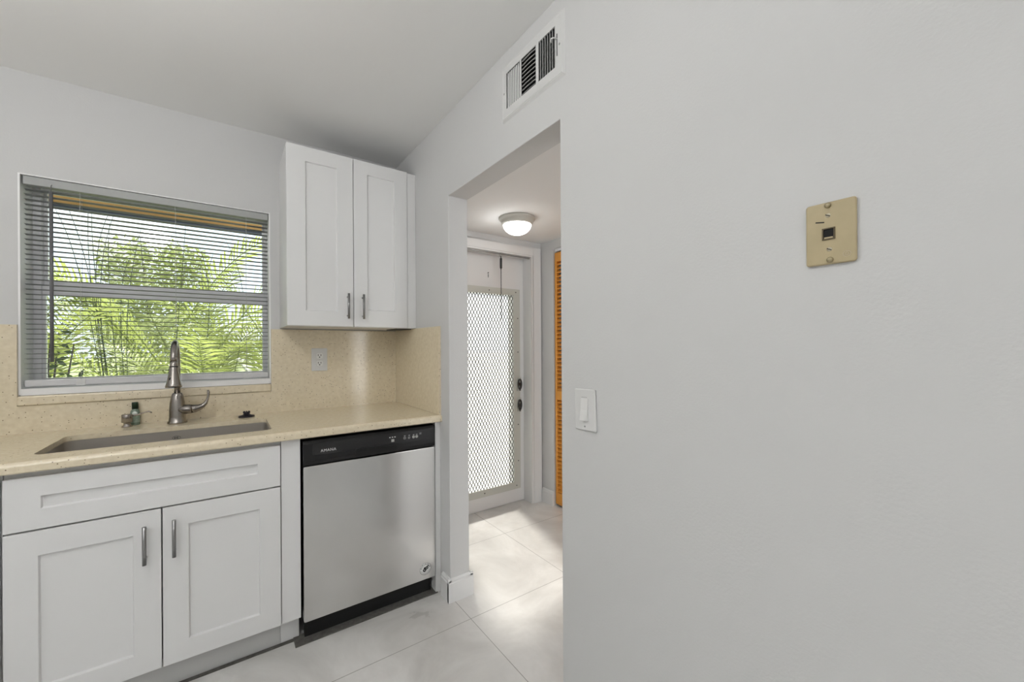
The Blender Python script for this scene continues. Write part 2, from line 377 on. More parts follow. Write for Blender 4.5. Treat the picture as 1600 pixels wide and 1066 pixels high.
# mesh frame
fx0, fx1, fz0, fz1 = .320, 1.040, .108, 1.702
mb = plate_with_holes([(fx0, fz0), (fx1, fz0), (fx1, fz1), (fx0, fz1)], [[(gx0, gz0), (gx1 + .004, gz0), (gx1 + .004, gz1), (gx0, gz1)]], lambda a, b, d: (a, d, b), .0855, .0935)
mb.build('grille_frame', M_alframe, D, bevel=.0015)
mb = MB()   # raised inner lip
for a in ((gx0 - .014, gx1 + .016, gz1 + .002, gz1 + .012), (gx0 - .014, gx1 + .016, gz0 - .012, gz0 - .002)): mb.box(a[0], a[1], .082, .0855, a[2], a[3])
for a in ((gx1 + .006, gx1 + .016), (gx0 - .014, gx0 - .004)): mb.box(a[0], a[1], .082, .0855, gz0, gz1)
mb.build('frame_lip', M_alframe, D)
mb = MB(); px, pz = .0254, .049; w = .0016
nx = int((gx1 - gx0) / px); nz = int((gz1 - gz0) / pz) ; px = (gx1 - gx0) / nx; pz = (gz1 - gz0) / nz
for i in range(nx):
    for j in range(nz):
        x = gx0 + i * px; z = gz0 + j * pz
        for (a, b) in (((0, .5), (.5, 1)), ((.5, 1), (1, .5)), ((1, .5), (.5, 0)), ((.5, 0), (0, .5))):
            p = Vector((x + a[0] * px, .091, z + a[1] * pz)); q = Vector((x + b[0] * px, .091, z + b[1] * pz))
            d = (q - p).normalized(); nrm = d.cross(Vector((0, 1, 0)))
            mb.obox((p + q) / 2, (q - p) / 2, nrm * .0030, Vector((0, .0012, 0)))
g = mb.build('diamond_mesh', M_grille, D, recalc=False)
for x, z in ((.75, 1.678), (1.0, 1.677), (1.018, 1.47), (1.018, 1.2), (1.018, .62), (1.018, .33), (1.0, .135), (.70, .135), (.40, .135), (.45, 1.678)):
    MB().lathe((x, .0855, z), [(0, -.003), (.003, -.003), (.005, 0)], 12, 'y').build('screw', M_steel_dark, D)
for z in (.944, .779):      # looped dark lock hardware
    lk = MB().box(1.008, 1.044, .080, .0855, z - .055, z + .055).build('lock_plate', M_alframe, D)
    mb = MB(); mb.tube([(1.022 + .0 + .016 * sin(t), .066, z + .04 * cos(t)) for t in [2 * pi * k / 20 for k in range(21)]], .0055, 8)
    mb.cyl((1.022, .085, z), (1.022, .06, z), .012, 16).cyl((1.020, .064, z - .052), (1.034, .064, z + .02), .005, 8)
    mb.build('thumb_turn', M_steel_dark, lk)
MB().box(1.100, 1.106, .091, .094, .90, .99).build('latch_slot', M_dark, D)
# rod and hanging spring snap with chain
rod = MB().cyl((.301, .004, 1.9425), (1.070, .004, 1.9425), .0042, 12)
rod.lathe((1.066, .004, 1.9425), [(0, -.006), (.007, -.004), (.007, .010), (0, .0115)], 14, 'x')
tag(rod.build('curtain_rod', M_galv), 'thin grey rod across the head of the entry door', 'rod')
CX, CY = .798, -.0055
ch = thing('hanging_chain', (CX, CY, 1.94), 'dark spring snap and thin chain hanging over the door grille', 'chain')
MB().tube([(CX, .004 + .0085 * sin(t), 1.9375 + .0105 * cos(t)) for t in [2 * pi * k / 16 for k in range(17)]], .0022, 8).build('ring', M_galv, ch)
MB().tube([(CX, CY, 1.926), (CX, CY, 1.912), (CX, CY, 1.907), (CX, CY, 1.836), (CX, CY, 1.831), (CX, CY, 1.820)], [.003, .004, .009, .009, .004, .003], 12).build('spring_snap', M_steel_dark, ch)
mb = MB(); z = 1.820; k = 0
while z > 1.455:
    a = (1, 0) if k % 2 else (0, 1)
    mb.tube([(CX + .0034 * sin(t) * a[0], CY + .0034 * sin(t) * a[1], z - .005 + .0078 * cos(t)) for t in [2 * pi * q / 8 for q in range(9)]], .0014, 5, cap=False)
    z -= .012; k += 1
mb.build('chain_links', M_steel_dark, ch)
MB().cyl((.745, .094, 1.81), (.745, .088, 1.81), .004, 10).box(.743, .747, .089, .091, 1.775, 1.80).build('door_hook', M_steel_dark, D)

# ------------------------------------------------------------------ louvred closet door
L = thing('door_2', (HX + .03, -.78, 0), 'orange varnished louvred closet door', 'door', kind='structure')
def louvre(y1, y0):
    pr = MB(); x0, x1 = HX + .010, HX + .038; st = .020
    pr.box(x0, x1, y1 - st, y1, .02, 1.97).box(x0, x1, y0, y0 + st, .02, 1.97)
    pr.box(x0, x1, y0 + st, y1 - st, .02, .11).box(x0, x1, y0 + st, y1 - st, .83, .90).box(x0, x1, y0 + st, y1 - st, 1.90, 1.97)
    pr.build('leaf_frame', M_orange, L, bevel=.002)
    sl = MB()
    for za, zb in ((.11, .83), (.90, 1.90)):
        n = int((zb - za) / .0305)
        for k in range(n):
            z = za + (k + .5) * (zb - za) / n
            sl.obox((HX + .024, (y0 + y1) / 2, z), (.013, 0, .009), (0, (y1 - y0) / 2 - st, 0), (-.0020, 0, .0029))
    sl.build('louvres', M_orange, L)
for k in range(4):
    y1 = CY1 - .008 - k * .313; louvre(y1, y1 - .309)
MB().box(HX + .02, HX + .06, CY0 + .005, CY1 - .004, 1.985, 2.004).build('top_track', M_alu, L)

# ------------------------------------------------------------------ kitchen window
Wd = thing('window_1', (-1.137, .10, WZ0), 'white single-hung window over the sink', 'window', kind='structure')
def frame(ox0, ox1, oz0, oz1, ix0, ix1, iz0, iz1, y0, y1):
    return plate_with_holes([(ox0, oz0), (ox1, oz0), (ox1, oz1), (ox0, oz1)], [[(ix0, iz0), (ix1, iz0), (ix1, iz1), (ix0, iz1)]], lambda a, b, d: (a, d, b), y0, y1)
frame(WX0, WX1, WZ0, WZ1, WX0 + .030, WX1 - .016, WZ0 + .045, WZ1 - .014, .135, .200).build('window_frame', M_alu, Wd, bevel=.002)
frame(WX0 + .030, WX1 - .016, 1.508, WZ1 - .014, WX0 + .040, WX1 - .026, 1.552, WZ1 - .022, .168, .190).build('upper_sash', M_alu, Wd, bevel=.002)
frame(WX0 + .030, WX1 - .016, 1.1015, 1.528, WX0 + .040, WX1 - .028, 1.116, 1.486, .140, .166).build('lower_sash', M_alu, Wd, bevel=.002)
MB().box(WX0 + .036, WX1 - .022, .178, .181, 1.54, WZ1 - .018).build('glass_pane', M_glass, Wd)
MB().box(WX0 + .036, WX1 - .022, .152, .155, 1.11, 1.495).build('glass_pane', M_glass, Wd)
tag(MB().box(WX0 + .0002, WX1 - .0002, .0, .134, WZ1 - .004, WZ1).box(WX0, WX0 + .006, .0, .134, WZ0, WZ1 - .004).box(WX1 - .006, WX1, .0, .134, WZ0, WZ1 - .004).box(WX0 + .006, WX1 - .006, -.004, .134, WZ0 - .002, WZ0 + .025).build('trim_3', mat('reveal_white', (.90, .90, .90), .4)), 'white reveal lining round the sink window', 'window trim', kind='structure')
sill = MB().box(WX0 - .0, WX1 + .0, -.022, .19, 1.0135, WZ0 - .003)
tag(sill.build('window_sill', M_stone, bevel=.006, seg=3), 'beige speckled stone sill under the sink window', 'window sill')

# blind
B = thing('window_blind', (-1.137, .03, WZ0), 'white venetian mini blind hanging open in the sink window', 'blind')
bx0, bx1 = WX0 + .012, WX1 - .010; yc = .026
mb = MB().box(bx0, bx1, yc - .020, yc + .018, WZ1 - .040, WZ1 - .006)
mb.build('headrail', mat('headrail_grey', (.40, .41, .40), .45), B, bevel=.002)
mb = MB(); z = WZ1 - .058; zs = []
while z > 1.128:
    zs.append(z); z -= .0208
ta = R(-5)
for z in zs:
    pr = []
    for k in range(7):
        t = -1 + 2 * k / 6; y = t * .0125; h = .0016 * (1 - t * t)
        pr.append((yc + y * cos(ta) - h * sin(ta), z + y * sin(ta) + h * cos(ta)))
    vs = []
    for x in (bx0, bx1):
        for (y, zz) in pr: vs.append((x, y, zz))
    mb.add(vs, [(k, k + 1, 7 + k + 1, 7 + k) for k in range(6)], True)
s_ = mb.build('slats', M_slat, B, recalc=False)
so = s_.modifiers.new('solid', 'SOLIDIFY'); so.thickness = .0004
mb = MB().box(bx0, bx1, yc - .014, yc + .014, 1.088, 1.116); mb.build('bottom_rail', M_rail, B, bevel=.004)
for x in (-1.405, -1.085, -.80):
    mb = MB()
    for yy in (yc - .0145, yc + .0145): mb.tube([(x, yy, WZ1 - .04), (x, yy, 1.11)], .0006, 5)
    for z in zs: mb.tube([(x, yc - .0145, z - .0006), (x, yc + .0145, z - .0006)], .0004, 4)
    mb.box(x - .014, x + .014, yc - .0165, yc - .0145, 1.086, 1.110)
    mb.build('ladder_cord', M_clearpl if False else M_white_pl, B)
wd = MB().cyl((-1.487, yc - .028, WZ1 - .062), (-1.486, yc - .030, 1.190), .0062, 8)
wd.tube([(-1.487, yc - .018, WZ1 - .028), (-1.487, yc - .028, WZ1 - .036), (-1.487, yc - .028, WZ1 - .064)], .0016, 6)
wd.build('tilt_wand', mat('wand_grey', (.15, .15, .155), .3), B)

# ------------------------------------------------------------------ backsplash and countertop
CT, CB = .900, .880
def yz(a, b, d): return (a, d, b)
mb = MB()
bs = plate_with_holes([(-2.88, CT), (-.0, CT), (-.0, 1.345), (WX1 + .001, 1.345), (WX1 + .001, 1.0125), (WX0 - .001, 1.0125), (WX0 - .001, 1.345), (-2.88, 1.345)],
                      [], lambda a, b, d: (a, d, b), -.013, -.0005)
tag(bs.build('backsplash', M_stone), 'tall beige speckled stone backsplash running under and beside the window', 'backsplash')
tag(MB().box(-.013, -.0005, -.640, -.0135, CT + .0005, 1.350).build('backsplash_return', M_stone, bevel=.001), 'beige stone side backsplash slab by the doorway wall', 'backsplash')
SX0, SX1, SY0, SY1 = -1.405, -.731, -.540, -.192
outer = [(-2.88, -.632), (-.001, -.632), (-.001, -.0005), (-2.88, -.0005)]
outer = [(-2.88, -.612), (-.001, -.612), (-.001, -.0135), (-2.88, -.0135)]
hole = rrect(SX0, SX1, SY0, SY1, .028, 6)
mb = plate_with_holes(outer, [hole], lambda a, b, d: (a, b, d), CB, CT)
NB = .866
nose = [(-.612, CB), (-.612, NB), (-.645, NB), (-.650, NB + .004)] + [(-.650 + .014 - .014 * cos(R(t)), CT - .014 + .014 * sin(R(t))) for t in (0, 15, 30, 45, 60, 75, 90)] + [(-.612, CT)]
mb.prism(nose, lambda a, b, d: (d, a, b), -2.88, -.001)
tag(mb.build('countertop', M_stone), 'beige speckled stone countertop with undermount sink cutout', 'countertop')

# sink
K = thing('kitchen_sink', ((SX0 + SX1) / 2, (SY0 + SY1) / 2, .68), 'stainless steel undermount sink set in the beige countertop', 'sink')
def loft(loops, closed_bottom=True):
    mb = MB(); n = len(loops[0]); vs = [p for l in loops for p in l]; fs = []
    for i in range(len(loops) - 1):
        for k in range(n):
            k2 = (k + 1) % n; fs.append((i * n + k, i * n + k2, (i + 1) * n + k2, (i + 1) * n + k))
    mb.add(vs, fs, True)
    if closed_bottom: mb.add(loops[-1], [tuple(range(n))])
    return mb
e = .004
def rl(dx, z, r): return [(a, b, z) for a, b in rrect(SX0 - e + dx, SX1 + e - dx, SY0 - e + dx, SY1 + e - dx, r, 6)]
bowl = loft([rl(0, CB - .0005, .030), rl(.003, .76, .03), rl(.006, .70, .028), rl(.012, .684, .03), rl(.03, .678, .03)])
b_ = bowl.build('bowl', M_sink, K, recalc=False)
MB().lathe((-1.07, -.35, .6785), [(.045, 0), (.043, .002), (.03, .001), (.0, .001)], 24).build('drain', M_nickel, K)
lg = MB().tube([(-1.069 + .014 * cos(t), SY1 - .0015, .848 + .008 * sin(t)) for t in [2 * pi * k / 24 for k in range(25)]], .0006, 5, cap=False)
for dx, hh in ((-.006, .005), (-.001, .003), (.004, .005)): lg.box(-1.069 + dx - .0012, -1.069 + dx + .0012, SY1 - .0018, SY1 - .0009, .848 - hh, .848 + hh)
tag(lg.build('oval_emblem', M_steel_dark, K), 'small dark oval maker mark')

# faucet
FX, FY = -1.073, -.100
F = thing('kitchen_faucet', (FX, FY, CT), 'brushed nickel pull-down gooseneck faucet behind the sink', 'faucet')
mb = MB().lathe((FX, FY, CT), [(0, 0), (.0365, 0), (.0365, .006), (.032, .013), (.030, .03), (.030, .06), (.0275, .095), (.0215, .128), (.0185, .136), (.0160, .139), (0, .139)], 36)
mb.build('body', M_nickel, F)
pts = [(FX, FY, CT + .13), (FX, FY, 1.19)]
for k in range(1, 15):
    a = pi * k / 14; pts.append((FX + .002 * k / 14, FY - .088 + .088 * cos(a), 1.187 + .083 * sin(a)))
mb = MB().tube(pts, .0118, 18); mb.build('gooseneck', M_nickel, F)
hx, hy = FX + .003, FY - .176
def tiltprof(prof, a):
    mb = MB().lathe((0, 0, 0), prof, 32); q = Matrix.Rotation(a, 4, 'X'); mb.v = [q @ v + Vector((hx, hy, 1.188)) for v in mb.v]; return mb
sp = tiltprof([(0, .002), (.0125, .002), (.0135, -.010), (.0145, -.020), (.0155, -.034), (.0175, -.050), (.0215, -.075), (.0262, -.097), (.0285, -.105), (.0275, -.110), (.022, -.108), (0, -.106)], R(-7)).build('spray_head', M_nickel, F)
tiltprof([(.0152, -.020), (.0158, -.021), (.0158, -.0235), (.0152, -.0245)], R(-7)).build('black_ring', M_black, sp)
mb = MB().lathe((0, 0, 0), [(0, -.0035), (.006, -.003), (.0085, 0), (.0085, .004)], 20, 'y'); mb.v = [Vector((v.x * .9, v.y, v.z * 1.7)) + Vector((hx - .007, hy - .0255, 1.110)) for v in mb.v]
mb.build('spray_button', M_black, sp)
tiltprof([(0, -.1105), (.018, -.1105), (.020, -.108)], R(-7)).build('nozzle', M_blackm, sp)
# side lever
mb = MB().tube([(FX + .005, FY - .008, .962), (FX + .045, FY - .010, .962), (FX + .052, FY - .010, .962)], [.0215, .0215, .0205], 20)
mb.build('valve_hub', M_nickel, F)
LP = [(FX + .052, .962, .0200), (FX + .066, .9625, .0180), (FX + .080, .966, .0145), (FX + .094, .973, .0110), (FX + .105, .985, .0078), (FX + .112, 1.002, .0055), (FX + .115, 1.020, .0050), (FX + .1155, 1.034, .0058), (FX + .114, 1.046, .0035)]
mb = MB().tube([(a, FY - .010, b) for a, b, c in LP], [c for a, b, c in LP], 16); mb.build('lever', M_nickel, F)

# soap dispenser
SPX, SPY = -1.246, -.078
Sd = thing('soap_dispenser', (SPX, SPY, CT), 'short brushed nickel soap pump with thin curved spout', 'soap dispenser')
MB().lathe((SPX, SPY, CT), [(0, 0), (.019, 0), (.0175, .004), (.0125, .008), (.0115, .016), (.0130, .019), (.0185, .0205), (.0185, .053), (.017, .055), (0, .055)], 28).build('pump_head', M_nickel, Sd)
MB().tube([(SPX, SPY + .004, .944), (SPX + .03, SPY + .006, .948), (SPX + .058, SPY + .004, .957), (SPX + .072, SPY, .960), (SPX + .083, SPY - .004, .955)], [.004, .0035, .003, .003, .0026], 10).build('spout', M_nickel, Sd)
# small bottle
BX, BY = -1.2255, -.034
Bt = thing('soap_bottle', (BX, BY, CT), 'small labelled bottle with dark green cap behind the soap pump', 'bottle')
MB().lathe((BX, BY, CT), [(0, 0), (.0155, 0), (.0165, .003), (.0165, .056), (.015, .064), (.010, .070), (.010, .074), (0, .074)], 28).build('bottle_body', M_liquid, Bt)
lb = MB().lathe((BX, BY, CT), [(.0168, .012), (.0168, .042)], 28).build('bottle_label', M_label, Bt)
mb = MB().lathe((BX + .001, BY - .0167, CT + .052), [(0, -.001), (.009, -.0008), (.0095, .001)], 18, 'y'); mb.build('round_label', M_labelw, Bt)
MB().lathe((BX, BY, CT), [(0, .072), (.0115, .072), (.0115, .100), (.0108, .102), (0, .102)], 24).build('cap', M_green_cap, Bt)
# sink stopper
TX, TY = -.806, -.098
st = thing('sink_stopper', (TX, TY, CT), 'black rubber sink stopper lying behind the sink near the wall', 'stopper')
mb = MB().lathe((TX, TY, CT), [(0, 0), (.034, 0), (.0355, .003), (.033, .0065), (.020, .010), (.014, .014), (.0115, .022), (0, .0225)], 32); mb.build('flange', M_rubber, st)
mb = MB()
for k in range(8):
    a = 2 * pi * k / 8; mb.box(TX + .0125 * cos(a) - .0022, TX + .0125 * cos(a) + .0022, TY + .0125 * sin(a) - .0022, TY + .0125 * sin(a) + .0022, CT + .0215, CT + .0285)
mb.lathe((TX, TY, CT), [(.0155, .019), (.0155, .0245), (0, .0245)], 24); mb.build('knob', M_rubber, st)

# ------------------------------------------------------------------ base cabinets
YF = -.630          # door faces
def shaker(name, x0, x1, z0, z1, inset, parent, y=YF, th=.019, mt=None):
    """framed panel with a recessed centre; inset = (left,right,bottom,top) frame widths"""
    mt = mt or M_cab
    px0, px1, pz0, pz1 = x0 + inset[0], x1 - inset[1], z0 + inset[2], z1 - inset[3]
    mb = MB(); s = .0025
    o = [(x0, z0), (x1, z0), (x1, z1), (x0, z1)]; i1 = [(px0, pz0), (px1, pz0), (px1, pz1), (px0, pz1)]
    i2 = [(px0 + s, pz0 + s), (px1 - s, pz0 + s), (px1 - s, pz1 - s), (px0 + s, pz1 - s)]
    yb = y + .0095
    V = [(a, y, b) for a, b in o] + [(a, y, b) for a, b in i1] + [(a, yb, b) for a, b in i2] + [(a, y + th, b) for a, b in o]
    Fc = [(4, 5, 9, 8), (5, 6, 10, 9), (6, 7, 11, 10), (7, 4, 8, 11), (8, 9, 10, 11), (12, 15, 14, 13)]
    for k in range(4):
        k2 = (k + 1) % 4; Fc += [(k, k2, 4 + k2, 4 + k), (k, 12 + k, 12 + k2, k2)]
    mb.add(V, Fc); return mb.build(name, mt, parent, bevel=.0012)
def pull(x, z0, z1, parent, y=YF):
    zc = (z0 + z1) / 2
    mb = MB().cyl((x, y - .030, z0), (x, y - .030, z1), .0058, 16)
    for z in (z0 + .016, z1 - .016): mb.cyl((x, y - .030, z), (x, y + .0002, z), .004, 10)
    return mb.build('handle', M_pull, parent)
def base_cab(x0, x1, label):
    c = thing('base_cabinet', ((x0 + x1) / 2, -.30, 0), label, 'cabinet')
    mb = MB().box(x0, x0 + .018, -.608, -.016, .112, .864).box(x1 - .018, x1, -.608, -.016, .112, .864).box(x0 + .018, x1 - .018, -.608, -.016, .112, .130)
    mb.box(x0 + .018, x1 - .018, -.034, -.016, .13, .864).box(x0 + .018, x1 - .018, -.608, -.590, .846, .864).box(x0 + .018, x1 - .018, -.608, -.590, .668, .69).build('carcass', M_cabin, c)
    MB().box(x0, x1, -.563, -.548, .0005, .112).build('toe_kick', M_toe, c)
    return c
Q = base_cab(-1.4425, -.7085, 'white shaker sink cabinet with false drawer and two doors')
shaker('false_drawer_front', -1.4405, -.7105, .6835, .8475, (.078, .078, .062, .062), Q)
d1 = shaker('door', -1.4405, -1.0785, .1150, .6775, (.072, .072, .072, .077), Q)
pull(-1.1195, .503, .634, d1)
d2 = shaker('door', -1.0745, -.7105, .1150, .6775, (.072, .072, .072, .072), Q)
pull(-1.0410, .507, .638, d2)
Q2 = base_cab(-2.36, -1.4455, 'white shaker base cabinet left of the sink cabinet, barely in view')
shaker('door', -2.358, -1.904, .115, .8475, (.07, .07, .07, .07), Q2); d4 = shaker('door', -1.900, -1.4475, .115, .8475, (.07, .07, .07, .07), Q2); pull(-1.865, .66, .79, d4)
fp = MB().box(-.7075, -.6375, YF + .006, YF + .022, .115, .8645).box(-.7075, -.6375, -.563, -.548, .0005, .112)
tag(fp.build('filler_panel', M_cab, bevel=.001), 'narrow white filler strip between sink cabinet and dishwasher', 'filler panel')
ep = MB().box(-.0235, -.0165, YF + .004, -.02, .0005, .8645)
ep.box(-.0165, -.0175, YF + .004, -.6, .0005, .8645)
tag(MB().box(-.0285, -.0005, YF + .004, YF + .018, .0005, .8645).box(-.0285, -.0165, YF + .018, -.02, .0005, .8645).build('end_panel', M_cab, bevel=.001), 'thin white end panel right of the dishwasher', 'end panel')

# ------------------------------------------------------------------ dishwasher
X0, X1 = -.6310, -.0350
DW = thing('dishwasher', ((X0 + X1) / 2, -.32, 0), 'stainless steel front dishwasher with black control panel', 'dishwasher')
MB().box(X0 + .006, X1 - .004, -.594, -.03, .06, .858).build('tub', M_blackm, DW)
# steel front with rolled edges
fp = rrect(X0 + .003, X1 - .0, .092, .744, .006, 3)
MB().prism(fp, lambda a, b, d: (a, d, b), -.636, -.596).build('steel_front', M_ss, DW, bevel=.003, seg=3)
cp = MB(); prof = [(-.596, .748), (-.634, .748), (-.6385, .765), (-.6385, .840), (-.632, .852), (-.610, .856), (-.596, .856)]
cp.prism(prof, lambda a, b, d: (d, a, b), X0 + .002, X1)
cp = cp.build('control_panel', M_black, DW, bevel=.003)
pts = rrect(X0 + .038, X1 - .026, .787, .838, .012, 4)
MB().prism(pts, lambda a, b, d: (a, d, b), -.6405, -.6384).build('fascia_inlay', M_dkgrey, cp, bevel=.0008)
mb = MB().box(-.418, -.232, -.6392, -.6384, .7505, .7865)
lt = mb.build('latch_recess', M_blackm, cp); 
MB().box(-.418, -.232, -.6440, -.6384, .783, .790).build('latch_lip', M_black, cp, bevel=.001)
mt_txt = Matrix(((1, 0, 0, -.560), (0, 0, 1, -.6408), (0, 1, 0, .7995), (0, 0, 0, 1)))
def front_mtx(x, y, z): return Matrix(((1, 0, 0, x), (0, 0, -1, y), (0, 1, 0, z), (0, 0, 0, 1)))
text('AMANA', .0165, front_mtx(-.562, -.6409, .7990), M_white_ink, cp, 'brand_lettering')
# buttons
yb = -.6408
for k, xb in enumerate((-.264, -.252, -.240)):
    MB().box(xb - .0028, xb + .0028, yb - .0004, yb + .0006, .8185, .8225).build('indicator', M_white_ink, cp)
MB().box(-.2575, -.2435, yb - .0012, yb + .0006, .7985, .8115).build('start_button', mat('pale_button', (.45, .45, .43), .4), cp, bevel=.001)
for k, (xb, w_) in enumerate(((-.192, .008), (-.170, .007), (-.148, .0075), (-.132, .0075))):
    MB().lathe((xb, yb, .8080), [(0, -.0010), (w_ * .82, -.0008), (w_, .0006)], 20, 'y').build('cycle_button', mat('pale_button', (.45, .45, .43), .4) if k > 1 else mat('grey_button', (.18, .18, .18), .4), cp)
    MB().box(xb - .004, xb + .004, yb - .0004, yb + .0006, .8185, .8200).build('button_mark', M_white_ink, cp)
MB().box(-.118, -.108, yb - .0006, yb + .0006, .816, .825).build('button_mark', mat('grey_button', (.18, .18, .18), .4), cp)
MB().box(X0 + .012, X1 - .008, -.588, -.560, .004, .088).build('kick_plate', M_blackm, DW)
# round sticker with ring lettering and handshake-like mark
cx, cz = -.083, .142
sk = MB().lathe((cx, -.6362, cz), [(0, -.0006), (.0250, -.0006), (.0255, 0)], 40, 'y').build('round_sticker', mat('sticker_white', (.82, .82, .80), .5), DW)
mb = MB()
mb.tube([(cx + .0245 * cos(t), -.6368, cz + .0245 * sin(t)) for t in [2 * pi * k / 40 for k in range(41)]], .0006, 4, cap=False)
for k in range(9):
    a = R(165 - k * 18.7); p = Vector((cx + .0195 * cos(a), -.6370, cz + .0195 * sin(a))); t = Vector((-sin(a), 0, cos(a))); n_ = Vector((cos(a), 0, sin(a)))
    if k % 2: mb.obox(p, t * .0006, n_ * .0030, (0, .0002, 0)); mb.obox(p - n_ * .002, t * .0018, n_ * .0006, (0, .0002, 0))
    else: mb.obox(p + t * .001, t * .0006, n_ * .003, (0, .0002, 0)); mb.obox(p - t * .001, t * .0006, n_ * .003, (0, .0002, 0)); mb.obox(p, t * .0012, n_ * .0005, (0, .0002, 0))
for k in range(8):
    a = R(205 + k * 18.5); p = Vector((cx + .0198 * cos(a), -.6370, cz + .0198 * sin(a))); mb.obox(p, Vector((-sin(a), 0, cos(a))) * .0018, Vector((cos(a), 0, sin(a))) * .0005, (0, .0002, 0))
mb.lathe((cx - .004, -.6368, cz - .005), [(.0022, -.0004), (.0072, -.0004)], 20, 'y')
mb.obox((cx + .005, -.6370, cz + .0055), (.0095, 0, .0045), (-.0011, 0, .0024), (0, .0002, 0))
mb.obox((cx + .006, -.6370, cz - .0015), (.007, 0, .0035), (-.0011, 0, .0022), (0, .0002, 0))
mb.obox((cx - .004, -.6370, cz + .003), (.003, 0, .001), (0, 0, .004), (0, .0002, 0))
sp_ = mb.build('sticker_print', M_black, sk, recalc=False)
for o_ in (sk, sp_):
    for v_ in o_.data.vertices:
        v_.co.x = (v_.co.x + ORG[o_.name].x - cx) * 1.18 + cx - .006 - ORG[o_.name].x; v_.co.z = (v_.co.z + ORG[o_.name].z - cz) * 1.18 + cz + .004 - ORG[o_.name].z

# ------------------------------------------------------------------ wall cabinet
UY, UZ0, UZ1 = -.320, 1.352, 2.233
U = thing('wall_cabinet', (-.34, -.16, UZ0), 'white shaker two-door wall cabinet in the corner above the counter', 'cabinet')
MB().box(-.650, -.001, -.300, -.0005, UZ0 - .002 + .0005, UZ1 - .001).build('carcass', M_cabin, U, bevel=.001)
da = shaker('door', -.6495, -.3445, UZ0 + .001, UZ1, (.082, .078, .075, .072), U, y=UY)
pull(-.3745, 1.393, 1.522, da, UY)
db = shaker('door', -.3415, -.0520, UZ0 + .001, UZ1, (.070, .072, .090, .068), U, y=UY)
pull(-.2995, 1.393, 1.522, db, UY)
MB().box(-.0500, -.0005, -.316, -.3005, UZ0, UZ1 - .003).build('filler_strip', M_cab, U, bevel=.001)
MB().box(-.10, -.012, -.27, -.10, UZ0 - .006, UZ0 - .0016).build('underside_cleat', M_steel_dark, U)

# ------------------------------------------------------------------ wall outlet
O = thing('wall_outlet', (-.4565, -.013, 1.177), 'white duplex outlet on the beige backsplash', 'outlet')
ox, oz = -.4565, 1.177
pl = MB().prism(rrect(ox - .041, ox + .041, oz - .064, oz + .064, .004, 3), lambda a, b, d: (a, d, b), -.019, -.0131); pl.build('cover_plate', M_white_pl, O, bevel=.002)
for dz in (.0215, -.0215):
    fc = MB().prism(rrect(ox - .0165, ox + .0165, oz + dz - .0155, oz + dz + .0155, .007, 4), lambda a, b, d: (a, d, b), -.0215, -.0189).build('receptacle', mat('receptacle_white', (.82, .82, .80), .3), O, bevel=.0006)
    mb = MB().box(ox - .0085, ox - .0055, -.0219, -.0214, oz + dz - .001, oz + dz + .008).box(ox + .0055, ox + .0085, -.0219, -.0214, oz + dz - .001, oz + dz + .008)
    mb.lathe((ox, -.0214, oz + dz - .0075), [(0, -.0005), (.0032, -.0005)], 12, 'y').build('slots', M_dark, fc)
MB().lathe((ox, -.019, oz), [(0, -.0018), (.0028, -.0014), (.0034, 0)], 12, 'y').build('screw', M_white_pl, O)

# ------------------------------------------------------------------ light switch (on the right wall, faces -x)
def wallfn(a, b, d): return (-d, a, b)
swy, swz = -1.648, 1.052
Sw = thing('light_switch', (0, swy, swz), 'white rocker light switch beside the hall doorway', 'switch')
ca, sa = cos(R(-1.5)), sin(R(-1.5))
def rot(a, b): return (swy + (a - swy) * ca - (b - swz) * sa, swz + (a - swy) * sa + (b - swz) * ca)
def swf(a, b, d): a, b = rot(a, b); return (-d, a, b)
pl = MB().prism(rrect(swy - .042, swy + .042, swz - .0625, swz + .0625, .003, 3), swf, .0001, .007); pl.build('cover_plate', M_white_pl, Sw, bevel=.003, seg=2)
a0, a1, z0, z1 = swy - .0145, swy + .0145, swz - .032, swz + .034
rk = MB()
vs = [swf(a, b, d) for a, b, d in ((a0, z0, .0165), (a1, z0, .0165), (a0, swz, .0110), (a1, swz, .0110), (a0, z1, .0085), (a1, z1, .0085), (a0, z0, .006), (a1, z0, .006), (a0, z1, .006), (a1, z1, .006))]
rk.add(vs, [(0, 1, 3, 2), (2, 3, 5, 4), (6, 7, 1, 0), (4, 5, 9, 8), (0, 2, 4, 8, 6), (1, 7, 9, 5, 3), (6, 8, 9, 7)]).build('rocker', mat('rocker_white', (.76, .76, .75), .3), Sw, bevel=.0006)
mb = MB()
for k in range(4): mb.add([swf(a0 + .004 + k * .006 + q[0], z1 + .0035 + q[1], .0073) for q in ((0, 0), (.004, 0), (.004, .0012), (0, .0012))], [(0, 1, 2, 3)])
mb.build('marking', mat('mark_grey', (.3, .3, .3), .6), Sw)
for dz in (-.050,): MB().lathe((-.007, swy, swz + dz), [(0, -.0012), (.0025, -.001), (.003, 0)], 12, 'x').build('screw', mat('screw_grey', (.35, .35, .34), .5), Sw)

